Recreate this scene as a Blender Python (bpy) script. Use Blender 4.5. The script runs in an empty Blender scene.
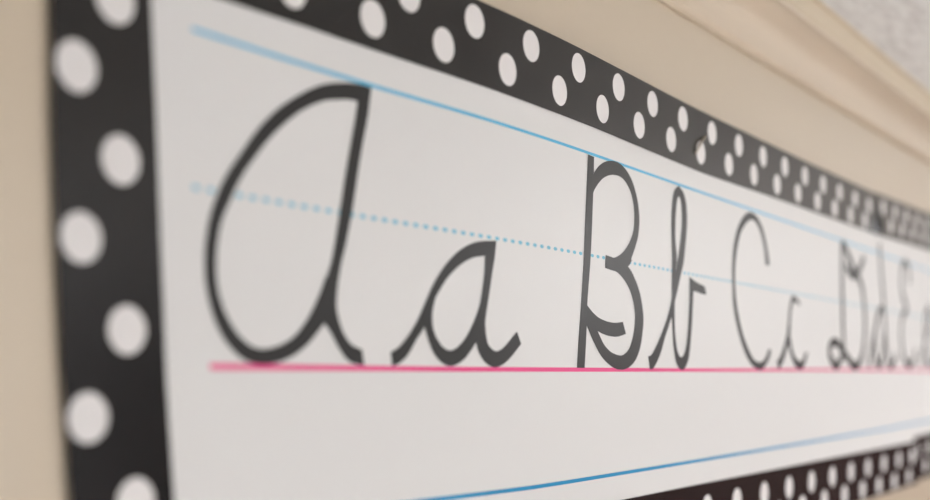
import bpy, bmesh, math, bisect, random
from mathutils import Vector, Matrix

C = bpy.context.scene.collection
CAM_Z = 2.06                 # eye height, metres
ALPHA = math.radians(1.0)    # the chart hangs one degree out of level
HALF = 0.400306                   # distance of the camera from the wall

# ---------------------------------------------------------------- measured data (millimetres along / up the chart)
UK=[0.2298, 0.3093, 0.3619, 0.4198, 0.495, 0.5516, 0.6115, 0.6873, 0.7816, 0.9202, 1.1272, 1.3796, 1.6832, 1.8824, 2.5421, 4.628]
WK=[0.002, 0.002, 0.0025, 0.003, 0.0055, 0.0085, 0.0108, 0.012, 0.011300000000000001, 0.0095, 0.0085, 0.007, 0.005, 0.0035, 0.0006, 0.0005]
MK=[0.0, 0.00475, 0.00907, 0.02093, 0.04314, 0.04573, 0.02712, 0.0042, -0.0102, -0.00891, -0.00539, -0.00627, -0.00706, -0.00596, -0.00222, 0.0]
LETTERS={
 'A':[[[487.4,157.6,476.9,148.5],[484.2,157.6,473.9,148.4],[480.9,157.6,470.8,148.3],[477.6,157.5,467.8,147.9],[474.4,157.1,464.9,147.3],[471.2,156.7,461.9,146.7],[468.0,156.2,458.9,146.0],[464.8,155.6,456.0,145.4],[461.6,154.9,453.0,144.7],[458.4,154.2,450.2,143.7],[455.3,153.3,447.4,142.6],[452.1,152.4,444.6,141.4],[449.1,151.3,441.8,140.1],[446.1,150.1,439.1,138.7],[443.1,148.7,436.4,137.3],[440.2,147.3,433.8,135.8],[437.3,145.8,431.3,134.2],[434.5,144.2,428.8,132.5],[431.7,142.5,426.3,130.7],[428.9,140.8,423.9,128.9],[426.1,139.1,421.5,127.0],[423.4,137.3,419.2,125.1],[420.7,135.5,416.9,123.2],[418.1,133.6,414.6,121.2],[415.5,131.6,412.4,119.1],[412.9,129.5,410.2,117.0],[410.5,127.4,408.0,114.9],[408.1,125.2,406.0,112.7],[405.7,123.0,403.9,110.4],[403.4,120.7,401.9,108.2],[401.2,118.3,399.9,105.9],[399.0,115.9,397.9,103.6],[396.9,113.4,395.9,101.3],[394.8,110.9,394.0,99.0],[392.8,108.3,392.2,96.6],[390.8,105.8,390.4,94.1],[388.7,103.2,388.7,91.6],[386.6,100.7,387.1,89.0],[384.6,98.2,385.6,86.4],[382.7,95.6,384.2,83.7],[380.8,92.9,382.7,81.1],[379.0,90.2,381.2,78.5],[377.4,87.4,379.7,75.8],[375.9,84.5,378.5,73.1],[374.5,81.5,377.5,70.2],[373.1,78.6,376.7,67.3],[371.9,75.6,376.1,64.3],[370.9,72.5,375.5,61.3],[370.0,69.3,375.1,58.3],[369.3,66.1,374.8,55.3],[368.8,62.9,374.7,52.3],[368.3,59.7,374.7,49.3],[368.0,56.5,374.9,46.3],[367.9,53.2,375.2,43.3],[367.9,50.0,375.8,40.3],[368.1,46.7,376.6,37.4],[368.4,43.5,377.7,34.5],[369.0,40.3,378.9,31.8],[369.7,37.1,380.4,29.1],[370.6,34.0,382.1,26.6],[371.7,30.9,383.8,24.1],[372.9,27.9,385.8,21.8],[374.3,24.9,387.9,19.6],[375.9,22.1,390.2,17.6],[377.7,19.4,392.6,15.8],[379.7,16.8,395.2,14.3],[381.9,14.4,398.0,13.1],[384.4,12.3,400.9,12.2],[386.9,10.3,403.9,11.9],[389.7,8.5,406.9,11.9],[392.5,7.0,409.9,12.2],[395.6,5.8,412.9,12.7],[398.8,5.1,415.8,13.4],[402.0,4.7,418.7,14.3],[405.2,4.5,421.6,15.3],[408.5,4.6,424.3,16.6],[411.7,4.9,426.9,18.1],[414.9,5.4,429.4,19.9],[418.1,6.1,431.7,21.9],[421.2,7.0,433.9,24.0],[424.3,8.1,436.0,26.1],[427.3,9.3,438.0,28.4],[430.3,10.7,439.8,30.8],[433.1,12.3,441.6,33.2],[435.9,14.1,443.3,35.8],[438.5,15.9,444.9,38.3],[441.0,18.0,446.4,40.9],[443.4,20.2,447.9,43.6],[445.8,22.5,449.3,46.3],[448.1,24.7,450.3,49.1],[450.4,27.0,451.2,52.0]],[[476.9,149.6,487.1,157.6],[476.3,146.3,486.6,154.5],[475.7,143.1,486.1,151.4],[475.1,139.9,485.6,148.3],[474.4,136.7,485.1,145.2],[473.6,133.5,484.5,142.2],[472.8,130.4,483.8,139.1],[472.0,127.2,483.1,136.1],[471.2,124.0,482.2,133.1],[470.4,120.9,481.4,130.1],[469.6,117.7,480.5,127.0],[468.8,114.5,479.8,124.0],[468.0,111.3,479.0,121.0],[467.3,108.2,478.3,117.9],[466.5,105.0,477.6,114.9],[465.8,101.8,476.9,111.9],[465.1,98.6,476.2,108.8],[464.5,95.4,475.5,105.7],[463.8,92.2,474.9,102.7],[463.1,89.0,474.3,99.6],[462.4,85.8,473.6,96.6],[461.7,82.6,473.0,93.5],[460.9,79.4,472.3,90.4],[460.2,76.2,471.6,87.4],[459.5,73.1,470.8,84.4],[458.7,69.9,470.0,81.3],[457.9,66.7,469.2,78.3],[457.1,63.5,468.4,75.3],[456.2,60.4,467.5,72.3],[455.1,57.3,466.6,69.3],[453.8,54.3,465.7,66.3],[452.5,51.3,464.7,63.4],[451.0,48.4,463.6,60.4],[449.7,45.4,462.7,57.4],[449.1,42.2,461.9,54.4],[449.0,38.9,461.2,51.4],[449.2,35.6,460.5,48.3],[449.4,32.4,460.0,45.2],[449.8,29.1,459.6,42.1],[451.0,26.1,459.3,39.0],[453.4,24.0,459.3,35.9],[455.7,21.6,459.7,32.8],[457.6,18.9,460.7,29.8],[459.5,16.3,461.8,26.9],[461.6,13.8,463.1,24.1],[463.8,11.4,464.7,21.4],[466.2,9.1,466.7,18.9],[468.9,7.3,468.9,16.7],[471.9,6.0,471.4,14.9],[475.1,5.4,474.3,13.7],[478.3,5.1,477.3,12.8],[481.6,5.0,480.3,12.0]]],
 'a':[[[504.1,11.4,505.4,4.2],[507.2,12.5,508.3,4.9],[510.2,13.8,511.2,5.7],[512.9,15.6,513.9,7.0],[515.5,17.7,516.4,8.6],[518.0,19.9,518.8,10.5],[520.3,22.1,520.9,12.6],[522.6,24.5,522.9,14.9],[524.8,27.0,524.7,17.2],[526.9,29.5,526.6,19.5],[528.9,32.1,528.7,21.7],[530.7,34.9,530.9,23.7],[532.5,37.6,532.9,26.0],[534.3,40.4,534.5,28.5],[536.1,43.2,535.9,31.1],[537.9,45.9,537.2,33.8],[539.7,48.7,538.6,36.5],[541.6,51.4,540.2,39.0],[543.6,54.0,541.9,41.5],[545.7,56.5,543.6,43.9],[547.9,58.9,545.5,46.3],[550.2,61.3,547.4,48.6],[552.6,63.6,549.4,50.8],[555.1,65.7,551.4,53.0],[557.6,67.8,553.5,55.1],[560.3,69.7,555.7,57.2],[563.0,71.6,558.0,59.1],[565.8,73.4,560.4,60.9],[568.7,75.0,562.9,62.6],[571.6,76.4,565.4,64.3],[574.6,77.8,567.9,65.8],[577.7,79.0,570.6,67.2],[580.8,80.1,573.3,68.5],[583.9,81.0,576.0,69.7],[587.1,81.7,578.8,70.7],[590.4,82.3,581.7,71.7],[593.7,82.7,584.6,72.4],[596.9,83.1,587.5,72.9],[600.2,83.4,590.5,73.4],[603.5,83.8,593.5,73.8],[606.7,84.1,596.4,74.3]],[[536.2,36.3,545.8,48.2],[535.1,33.9,544.4,45.1],[534.2,31.4,543.1,42.0],[533.8,28.8,542.0,38.9],[534.5,26.2,541.2,35.6],[535.6,23.8,541.0,32.3],[536.8,21.4,541.3,29.0],[538.0,19.0,542.1,25.8],[539.3,16.7,543.6,22.8],[540.7,14.4,545.6,20.1],[542.4,12.4,548.0,17.7],[544.3,10.5,550.6,15.7],[546.4,8.9,553.6,14.2],[548.6,7.4,556.8,13.4],[551.0,6.2,560.2,13.5],[553.5,5.2,563.4,14.5],[556.1,4.6,566.4,15.9],[558.7,4.4,569.2,17.7],[561.4,4.6,571.9,19.7],[564.0,5.1,574.4,21.9],[566.5,5.9,576.7,24.3],[569.0,6.8,578.9,26.9],[571.4,8.0,580.9,29.5],[573.7,9.3,582.9,32.2],[575.9,10.9,584.7,35.0],[577.9,12.6,586.5,37.8],[579.9,14.4,588.1,40.8],[581.8,16.2,589.5,43.8],[583.7,18.1,590.6,47.0],[585.6,20.0,591.5,50.2],[587.4,21.9,592.2,53.4],[589.3,23.8,592.9,56.7],[591.2,25.7,593.6,60.0]],[[595.0,80.2,606.7,84.1],[595.0,78.4,606.5,82.5],[594.9,75.8,606.2,80.1],[594.8,72.9,605.7,77.5],[594.7,70.1,605.3,75.0],[594.5,67.7,604.9,73.1],[594.4,65.3,604.4,71.3],[594.1,62.8,603.9,69.3],[593.6,60.0,603.2,66.7],[593.0,56.6,602.2,63.2],[592.1,53.0,601.2,59.0],[591.2,49.2,600.0,54.5],[590.2,45.7,598.9,50.2],[589.1,42.4,597.7,45.8],[587.8,39.2,596.5,41.3],[586.7,36.2,595.4,37.1],[585.7,33.5,594.7,33.9],[585.1,31.2,594.4,31.8],[584.7,29.2,594.4,30.6],[584.5,27.3,594.5,29.8],[584.4,25.5,594.7,28.8],[584.4,23.8,594.8,27.5],[584.6,22.1,594.9,26.2],[584.9,20.5,595.1,25.0],[585.4,19.0,595.4,23.8],[585.9,17.3,595.7,22.7],[586.6,15.7,596.0,21.7],[587.4,14.2,596.4,20.7],[588.5,12.6,596.8,19.8],[589.9,11.0,597.1,19.0],[591.6,9.4,597.5,18.3],[593.4,7.9,598.0,17.6],[595.4,6.7,598.9,16.8],[597.5,5.7,600.3,15.9],[599.7,4.9,602.1,14.9],[602.0,4.4,604.1,14.0],[604.2,4.1,606.0,13.5],[606.4,4.0,607.8,13.5],[608.6,4.2,609.6,13.8],[610.9,4.7,611.5,14.3],[613.3,5.4,613.3,15.0],[616.0,6.4,615.1,15.8],[618.8,7.8,616.8,16.8],[621.6,9.3,618.7,17.9],[624.5,11.1,620.7,19.3],[627.6,13.2,623.4,21.1],[631.0,15.7,626.5,23.4],[634.0,18.0,629.4,25.4],[636.1,19.6,631.4,26.9]]],
 'B':[[[728.8,158.8,737.9,158.5],[728.6,156.2,737.9,156.3],[728.2,152.5,737.8,153.1],[727.8,148.0,737.7,149.1],[727.3,142.9,737.5,144.4],[726.8,137.1,737.2,138.7],[726.1,130.6,736.7,132.1],[725.4,123.6,736.2,125.0],[724.7,116.5,735.6,117.8],[724.1,109.0,735.0,110.3],[723.5,101.0,734.3,102.2],[722.9,93.4,733.6,94.5],[722.4,86.9,733.0,87.8],[722.0,82.3,732.3,82.7],[721.7,79.0,731.8,78.7],[721.3,75.9,731.2,74.9],[720.8,71.8,730.5,70.6],[720.2,66.3,729.7,65.6],[719.4,60.2,728.8,60.3],[718.5,53.7,727.9,54.9],[717.7,47.2,727.3,49.6],[716.7,40.6,726.8,44.5],[715.6,33.7,726.6,39.5],[714.6,27.0,726.4,34.3],[713.7,21.0,726.0,28.8],[713.1,15.6,725.4,22.2],[712.5,10.7,724.6,15.0],[712.1,6.6,723.8,8.3],[711.8,3.7,723.2,3.7]],[[737.9,146.8,733.7,127.2],[739.2,147.8,734.4,128.3],[741.0,149.4,735.4,129.8],[743.1,151.1,736.5,131.5],[745.2,152.6,737.5,133.0],[747.5,153.9,738.3,134.0],[749.9,155.2,739.1,134.9],[752.4,156.3,740.0,135.8],[755.1,157.3,741.4,137.0],[757.9,158.2,743.3,138.6],[760.9,159.0,745.7,140.5],[764.0,159.6,748.4,142.4],[767.1,160.1,751.1,144.1],[770.2,160.4,753.9,145.5],[773.2,160.6,756.9,146.7],[776.3,160.6,760.0,147.8],[779.4,160.4,763.1,148.7],[782.6,159.9,766.1,149.4],[785.8,159.1,769.3,149.9],[789.0,158.1,772.4,150.2],[792.0,157.0,775.3,150.4],[794.9,155.6,778.0,150.5],[797.7,154.0,780.7,150.4],[800.4,152.2,783.2,150.1],[802.8,150.1,785.7,149.6],[805.1,147.8,788.2,148.8],[807.2,145.3,790.6,147.8],[809.1,142.6,792.9,146.6],[810.7,139.9,795.0,145.3],[812.2,137.3,797.0,143.9],[813.4,134.6,798.8,142.3],[814.4,131.8,800.5,140.6],[815.2,129.2,802.0,138.8],[815.7,126.5,803.2,136.7],[816.1,124.0,804.3,134.5],[816.2,121.4,805.2,132.2],[816.1,118.8,805.9,129.9],[815.8,116.2,806.4,127.6],[815.4,113.5,806.7,125.3],[814.7,110.8,806.8,123.0],[813.9,108.2,806.8,120.6],[812.7,105.6,806.6,118.2],[811.3,103.1,806.4,115.8],[809.7,100.7,805.9,113.4],[808.1,98.2,805.0,111.0],[806.1,95.4,803.8,108.7],[803.9,92.5,802.3,106.4],[801.9,90.0,800.5,104.2],[800.7,88.1,798.5,101.9],[800.6,87.5,796.2,99.7],[801.4,87.8,793.5,97.5],[802.2,88.1,790.7,95.4],[802.1,87.9,787.8,93.5],[801.0,86.8,784.7,91.9],[799.3,85.2,781.5,90.4],[797.0,83.5,778.2,89.2],[794.1,82.0,775.3,88.2],[790.5,80.6,772.7,87.6],[786.2,79.3,770.4,87.2],[781.6,78.2,768.1,87.1],[776.8,77.5,765.9,87.0],[771.4,77.4,763.4,87.2],[765.4,77.8,760.9,87.5],[759.9,78.3,758.6,87.8],[756.1,78.6,757.0,88.1]],[[757.0,88.0,756.1,78.6],[761.6,87.7,758.2,78.6],[768.2,87.3,761.3,78.5],[775.3,86.8,764.7,78.4],[781.3,86.2,767.9,78.2],[785.7,85.4,770.7,77.8],[789.5,84.6,773.5,77.4],[792.8,83.6,776.2,76.8],[796.0,82.3,779.0,76.0],[799.0,80.8,781.9,75.0],[801.7,79.1,784.8,73.8],[804.3,77.2,787.6,72.4],[806.8,75.0,790.4,70.8],[809.4,72.6,793.1,69.0],[812.0,70.0,795.9,67.0],[814.4,67.2,798.4,64.8],[816.4,64.4,800.7,62.4],[818.2,61.4,802.6,59.9],[819.6,58.3,804.3,57.2],[820.8,55.2,805.7,54.4],[821.8,52.3,806.8,51.6],[822.7,49.7,807.6,48.8],[823.3,47.2,808.2,46.1],[823.7,44.7,808.4,43.3],[823.8,42.0,808.2,40.4],[823.6,39.0,807.7,37.3],[823.0,35.9,806.9,34.1],[822.2,32.6,805.7,30.9],[821.3,29.5,804.4,28.0],[820.4,26.5,802.9,25.4],[819.3,23.6,801.2,22.9],[818.1,20.8,799.4,20.7],[816.4,18.1,797.4,18.8],[814.4,15.5,795.2,17.2],[812.1,13.0,792.9,15.9],[809.5,10.7,790.5,15.0],[806.8,8.7,788.1,14.2],[804.0,7.1,785.9,13.7],[801.1,5.9,783.8,13.4],[798.1,4.8,781.6,13.3],[795.0,4.0,779.0,13.5],[791.9,3.3,775.9,13.8],[788.6,2.9,772.5,14.3],[785.4,2.6,768.9,15.0],[782.2,2.6,765.7,15.8],[779.1,2.7,762.7,16.9],[776.2,2.9,759.9,18.1],[773.2,3.4,757.3,19.4],[770.1,4.1,754.8,20.9],[766.8,5.0,752.5,22.6],[763.4,6.1,750.3,24.6],[760.1,7.4,748.2,26.6],[757.0,8.7,746.3,28.4],[754.1,10.1,744.6,30.1],[751.5,11.5,743.1,31.8],[748.9,13.1,741.6,33.4],[746.3,15.0,740.0,34.9],[743.6,17.1,738.0,36.5],[741.0,19.4,735.8,38.1],[738.4,21.9,733.6,39.6],[735.8,24.3,731.7,41.3],[733.2,27.0,730.2,43.2],[730.5,30.0,728.8,45.4],[728.1,32.6,727.6,47.3],[726.4,34.5,726.9,48.6]],[[726.9,49.2,726.9,35.4],[728.4,48.3,728.2,35.0],[730.7,47.0,730.0,34.3],[733.3,45.6,732.3,33.5],[735.8,44.3,734.6,32.9],[738.3,43.3,737.1,32.3],[740.8,42.3,739.8,31.8],[743.5,41.3,742.6,31.2],[746.3,40.6,745.4,30.7],[749.3,39.9,748.1,30.1],[752.5,39.4,750.8,29.5],[755.8,38.9,753.6,29.0],[759.1,38.5,757.0,28.5],[762.4,38.2,760.9,28.1],[765.7,38.0,765.4,27.8],[769.0,37.9,770.0,27.6],[772.3,37.9,774.5,27.7],[776.1,38.1,779.3,28.1],[780.1,38.5,784.3,28.9],[783.7,38.9,788.7,29.8],[786.3,39.2,791.8,30.3]]],
 'b':[[[832.8,13.5,836.3,3.1],[835.5,13.4,839.6,3.1],[838.3,14.0,842.7,3.8],[840.7,15.3,845.6,5.5],[843.0,16.9,848.2,7.4],[845.2,18.6,850.7,9.5],[847.4,20.3,853.1,11.7],[849.5,22.2,855.5,14.0],[851.6,24.1,857.7,16.5],[853.6,26.0,859.7,19.1],[855.6,28.0,861.5,21.8],[857.5,30.0,863.3,24.5],[859.4,32.0,865.1,27.3],[861.3,34.0,866.9,30.0],[863.2,36.1,868.9,32.6],[865.0,38.2,870.9,35.2],[866.8,40.3,873.0,37.7],[868.6,42.5,875.1,40.3],[870.3,44.7,877.1,42.9],[871.9,47.0,879.1,45.5],[873.5,49.2,880.8,48.3],[875.1,51.6,882.3,51.2],[876.6,53.9,883.7,54.2],[877.9,56.4,885.2,57.1],[879.1,58.9,886.8,59.9],[880.2,61.5,888.5,62.7],[881.1,64.1,890.1,65.6],[881.9,66.8,891.8,68.4],[882.6,69.5,893.3,71.3],[883.5,72.1,894.9,74.2],[884.5,74.7,896.4,77.1],[885.5,77.3,897.9,80.0],[886.6,79.9,899.4,82.9],[887.7,82.5,901.0,85.8],[888.7,85.0,902.7,88.6],[889.8,87.6,904.3,91.5],[890.9,90.2,905.7,94.5],[891.9,92.8,906.8,97.5],[893.0,95.4,907.7,100.7],[894.0,97.9,908.4,103.9],[895.0,100.6,909.1,107.1],[895.9,103.2,909.8,110.3],[896.8,105.8,910.6,113.5],[897.6,108.5,911.3,116.7],[898.4,111.2,912.0,119.9],[899.1,113.9,912.6,123.1],[899.9,116.6,913.1,126.4],[900.6,119.3,913.4,129.6],[901.2,122.0,913.5,132.9],[901.7,124.7,913.4,136.2],[902.0,127.5,913.0,139.4],[902.2,130.3,912.5,142.7],[902.1,133.1,911.6,145.8],[902.0,135.8,910.2,148.8],[901.7,138.6,908.5,151.6],[901.3,141.4,906.2,154.0],[900.6,144.1,903.5,155.8],[899.6,146.7,900.4,156.9],[897.8,148.8,897.3,157.7],[895.6,150.5,894.1,158.4]],[[898.2,158.4,900.8,148.7],[895.0,158.7,898.1,150.0],[891.9,157.5,895.3,150.3],[889.0,155.9,893.1,148.4],[886.4,153.9,891.7,145.8],[884.5,151.3,890.7,143.0],[883.2,148.3,890.0,140.2],[882.2,145.1,889.4,137.3],[881.5,141.9,889.0,134.3],[880.9,138.7,888.6,131.4],[880.4,135.4,888.3,128.5],[880.1,132.1,888.1,125.5],[879.9,128.9,888.0,122.6],[879.8,125.6,887.9,119.6],[879.8,122.3,888.0,116.6],[879.9,119.0,888.2,113.7],[880.1,115.7,888.5,110.8],[880.2,112.4,888.9,107.8],[880.4,109.1,889.6,105.0],[880.7,105.9,890.7,102.2],[880.9,102.6,891.4,99.3],[881.2,99.3,891.4,96.4],[881.3,96.0,890.9,93.5],[881.3,92.7,890.1,90.6],[881.3,89.4,889.2,87.8],[881.2,86.2,888.3,85.0],[881.1,82.9,887.6,82.1],[881.0,79.6,887.0,79.2],[881.0,76.3,886.8,76.3],[881.0,73.0,886.8,73.3],[881.0,69.7,886.9,70.4],[881.0,66.4,887.0,67.4],[881.0,63.1,887.0,64.5],[880.8,59.8,887.0,61.5],[880.7,56.6,886.8,58.5],[880.5,53.3,886.7,55.6],[880.4,50.0,886.5,52.6],[880.6,46.7,886.5,49.7],[880.9,43.4,886.5,46.7],[881.4,40.2,886.6,43.8],[881.9,36.9,886.8,40.8],[882.4,33.7,887.1,37.9],[882.8,30.4,887.5,34.9],[883.3,27.2,888.0,32.0],[883.9,23.9,888.6,29.1],[884.7,20.7,889.3,26.2],[885.7,17.6,890.1,23.4],[886.8,14.5,891.2,20.7],[888.2,11.5,892.9,18.2],[890.0,8.8,894.9,16.1],[892.4,6.5,897.3,14.3],[895.1,4.7,900.1,13.3],[898.1,3.4,902.9,13.8],[901.3,2.7,905.5,15.2],[904.6,2.9,907.7,17.2],[907.8,3.9,909.6,19.5],[910.6,5.5,911.0,22.1],[913.1,7.6,912.0,24.8],[915.2,10.1,912.9,27.7],[916.9,12.9,913.7,30.5],[918.2,16.0,914.3,33.4],[919.2,19.1,914.9,36.3],[920.0,22.3,915.4,39.2],[920.7,25.5,915.8,42.2],[921.4,28.7,916.3,45.1],[922.1,31.9,916.7,48.0],[922.7,35.2,917.2,50.9],[923.3,38.4,917.6,53.9],[923.8,41.7,918.0,56.8],[924.3,44.9,918.3,59.7],[924.7,48.2,918.6,62.7],[925.2,51.4,918.7,65.6],[925.6,54.7,918.8,68.6],[926.0,58.0,918.8,71.5],[926.3,61.2,918.8,74.5],[926.7,64.5,918.8,77.5],[927.0,67.8,918.7,80.4],[927.4,71.0,918.7,83.4]],[[918.7,83.4,926.2,71.4],[920.5,82.9,927.7,71.5],[923.2,82.2,929.9,71.5],[926.2,81.4,932.4,71.6],[929.1,80.7,935.0,71.5],[932.0,80.1,937.8,71.3],[934.9,79.6,940.9,70.9],[937.9,79.2,944.0,70.6],[941.0,78.7,947.0,70.4],[944.4,78.3,949.9,70.3],[948.0,77.9,952.9,70.2],[951.3,77.5,955.5,70.3],[953.6,77.3,957.3,70.3]]],
 'C':[[[1125.6,109.9,1114.8,109.0],[1124.4,112.9,1114.1,111.7],[1123.2,115.9,1113.5,114.5],[1122.0,118.9,1112.8,117.2],[1120.7,121.9,1111.9,119.9],[1119.2,124.8,1110.9,122.5],[1117.6,127.7,1109.8,125.0],[1116.0,130.5,1108.4,127.5],[1114.2,133.2,1107.0,129.9],[1112.4,135.9,1105.5,132.2],[1110.5,138.6,1103.9,134.5],[1108.5,141.1,1102.2,136.8],[1106.3,143.5,1100.4,138.9],[1103.9,145.8,1098.3,140.8],[1101.4,147.8,1096.2,142.6],[1098.7,149.6,1093.9,144.2],[1095.9,151.2,1091.5,145.7],[1093.0,152.8,1089.1,147.1],[1090.0,154.1,1086.6,148.3],[1087.0,155.2,1083.9,149.3],[1083.8,156.0,1081.2,150.0],[1080.7,156.7,1078.4,150.3],[1077.4,157.1,1075.6,150.4],[1074.2,157.3,1072.8,150.2],[1070.9,157.2,1070.1,149.7],[1067.7,156.9,1067.4,149.0],[1064.5,156.3,1064.7,148.1],[1061.4,155.5,1062.1,147.0],[1058.3,154.4,1059.6,145.7],[1055.3,153.2,1057.2,144.4],[1052.4,151.7,1054.8,143.0],[1049.6,150.1,1052.4,141.5],[1046.8,148.3,1050.1,139.9],[1044.2,146.4,1047.8,138.2],[1041.7,144.3,1045.7,136.4],[1039.3,142.1,1043.7,134.4],[1037.0,139.8,1041.9,132.3],[1034.9,137.3,1040.2,130.0],[1032.9,134.7,1038.7,127.7],[1031.1,132.1,1037.2,125.3],[1029.4,129.3,1035.9,122.8],[1027.9,126.4,1034.7,120.3],[1026.5,123.4,1033.6,117.8],[1025.3,120.4,1032.5,115.2],[1024.2,117.3,1031.6,112.5],[1023.3,114.2,1030.7,109.9],[1022.5,111.1,1029.9,107.2],[1021.9,107.9,1029.3,104.4],[1021.4,104.7,1028.8,101.7],[1021.1,101.4,1028.4,98.9],[1021.0,98.2,1028.2,96.1],[1021.0,94.9,1028.1,93.3],[1021.1,91.7,1028.2,90.5],[1021.4,88.4,1028.3,87.7],[1021.7,85.2,1028.6,84.9],[1022.0,81.9,1028.8,82.1],[1022.2,78.7,1029.2,79.4],[1022.5,75.5,1029.6,76.6],[1022.8,72.2,1030.1,73.8],[1023.4,69.0,1030.7,71.1],[1024.2,65.9,1031.5,68.4],[1025.1,62.7,1032.4,65.7],[1026.1,59.7,1033.4,63.1],[1027.4,56.7,1034.5,60.5],[1028.8,53.7,1035.7,58.0],[1030.3,50.8,1037.0,55.5],[1031.9,48.0,1038.3,53.1],[1033.6,45.3,1039.7,50.7],[1035.4,42.5,1041.2,48.3],[1037.3,39.9,1042.8,45.9],[1039.2,37.2,1044.4,43.6],[1041.2,34.7,1046.0,41.4],[1043.2,32.1,1047.7,39.2],[1045.4,29.7,1049.5,37.0],[1047.6,27.3,1051.4,34.9],[1049.8,24.9,1053.4,32.9],[1052.1,22.6,1055.4,31.0],[1054.5,20.4,1057.5,29.1],[1057.0,18.3,1059.6,27.3],[1059.5,16.3,1061.7,25.4],[1062.2,14.4,1063.8,23.6],[1064.9,12.6,1066.0,21.9],[1067.7,10.9,1068.2,20.2],[1070.6,9.5,1070.5,18.5],[1073.6,8.2,1072.8,16.9],[1076.6,7.1,1075.2,15.4],[1079.7,6.1,1077.7,14.1],[1082.9,5.2,1080.3,13.1],[1086.0,4.5,1083.0,12.3],[1089.2,4.0,1085.7,11.7],[1092.5,3.6,1088.4,11.1],[1095.7,3.3,1091.2,10.8],[1099.0,3.3,1094.0,10.6],[1102.2,3.6,1096.8,10.6],[1105.4,4.2,1099.6,10.8],[1108.5,5.1,1102.4,11.2],[1111.5,6.4,1105.1,11.8],[1114.4,7.9,1107.8,12.5],[1117.2,9.6,1110.4,13.5],[1119.9,11.4,1112.9,14.8],[1122.6,13.3,1115.2,16.4],[1125.1,15.4,1117.4,18.1],[1127.2,17.8,1119.4,20.1],[1128.9,20.6,1121.2,22.2],[1130.3,23.5,1123.0,24.4]]],
 'c':[[[1148.9,12.4,1154.0,3.5],[1150.5,13.0,1155.9,4.5],[1152.8,13.8,1158.6,5.7],[1155.6,15.0,1161.8,7.4],[1158.4,16.7,1164.8,9.4],[1161.5,19.1,1167.7,11.9],[1164.9,22.1,1170.7,14.9],[1168.3,25.4,1173.7,18.0],[1171.3,28.4,1176.5,21.1],[1173.6,31.1,1179.0,24.1],[1175.6,33.7,1181.5,27.1],[1177.4,36.3,1183.7,30.1],[1179.1,39.1,1185.7,32.9],[1180.6,42.2,1187.4,35.7],[1182.0,45.4,1188.8,38.3],[1183.2,48.7,1190.0,40.9],[1184.4,52.0,1191.0,43.7],[1185.3,55.3,1191.6,46.8],[1186.0,58.6,1191.8,50.1],[1186.8,61.8,1191.9,53.5],[1187.7,64.9,1192.3,56.6],[1188.7,67.8,1193.0,59.5],[1189.8,70.7,1193.7,62.3],[1191.0,73.4,1194.6,65.0],[1192.3,75.8,1195.7,67.4],[1193.7,78.0,1196.8,69.7],[1195.2,80.2,1198.0,71.9],[1196.9,81.9,1199.4,73.7],[1199.0,83.0,1201.1,75.2],[1201.6,83.3,1202.9,76.1],[1204.6,83.1,1205.0,76.6],[1207.9,82.4,1207.3,76.8],[1211.3,81.5,1209.9,76.7],[1215.2,80.3,1213.2,76.2],[1219.7,78.6,1217.0,75.2],[1223.7,76.9,1220.6,74.2],[1226.5,75.8,1223.0,73.5]],[[1180.4,38.1,1191.0,39.5],[1182.2,35.1,1192.1,37.1],[1183.9,32.2,1193.3,34.8],[1185.8,29.3,1194.4,32.5],[1187.8,26.4,1195.6,30.2],[1189.8,23.7,1196.8,27.9],[1192.0,21.0,1198.2,25.8],[1194.2,18.4,1199.8,23.7],[1196.7,15.9,1201.6,21.8],[1199.3,13.7,1203.5,20.1],[1202.1,11.6,1205.6,18.6],[1204.9,9.7,1207.8,17.3],[1207.9,8.0,1210.2,16.1],[1211.1,6.6,1212.5,15.1],[1214.3,5.4,1215.0,14.3],[1217.7,4.5,1217.5,13.6],[1221.1,3.9,1220.0,13.1],[1224.5,3.7,1222.6,12.7],[1227.9,3.9,1225.1,12.4],[1231.3,4.5,1227.7,12.6],[1234.6,5.5,1230.3,13.0],[1237.8,7.0,1232.7,13.9],[1240.7,8.8,1235.0,15.0],[1243.2,11.2,1237.2,16.4],[1245.4,13.8,1239.3,18.0],[1247.5,16.6,1241.2,19.7],[1249.5,19.4,1243.1,21.5],[1251.5,22.2,1245.0,23.2]]],
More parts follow.
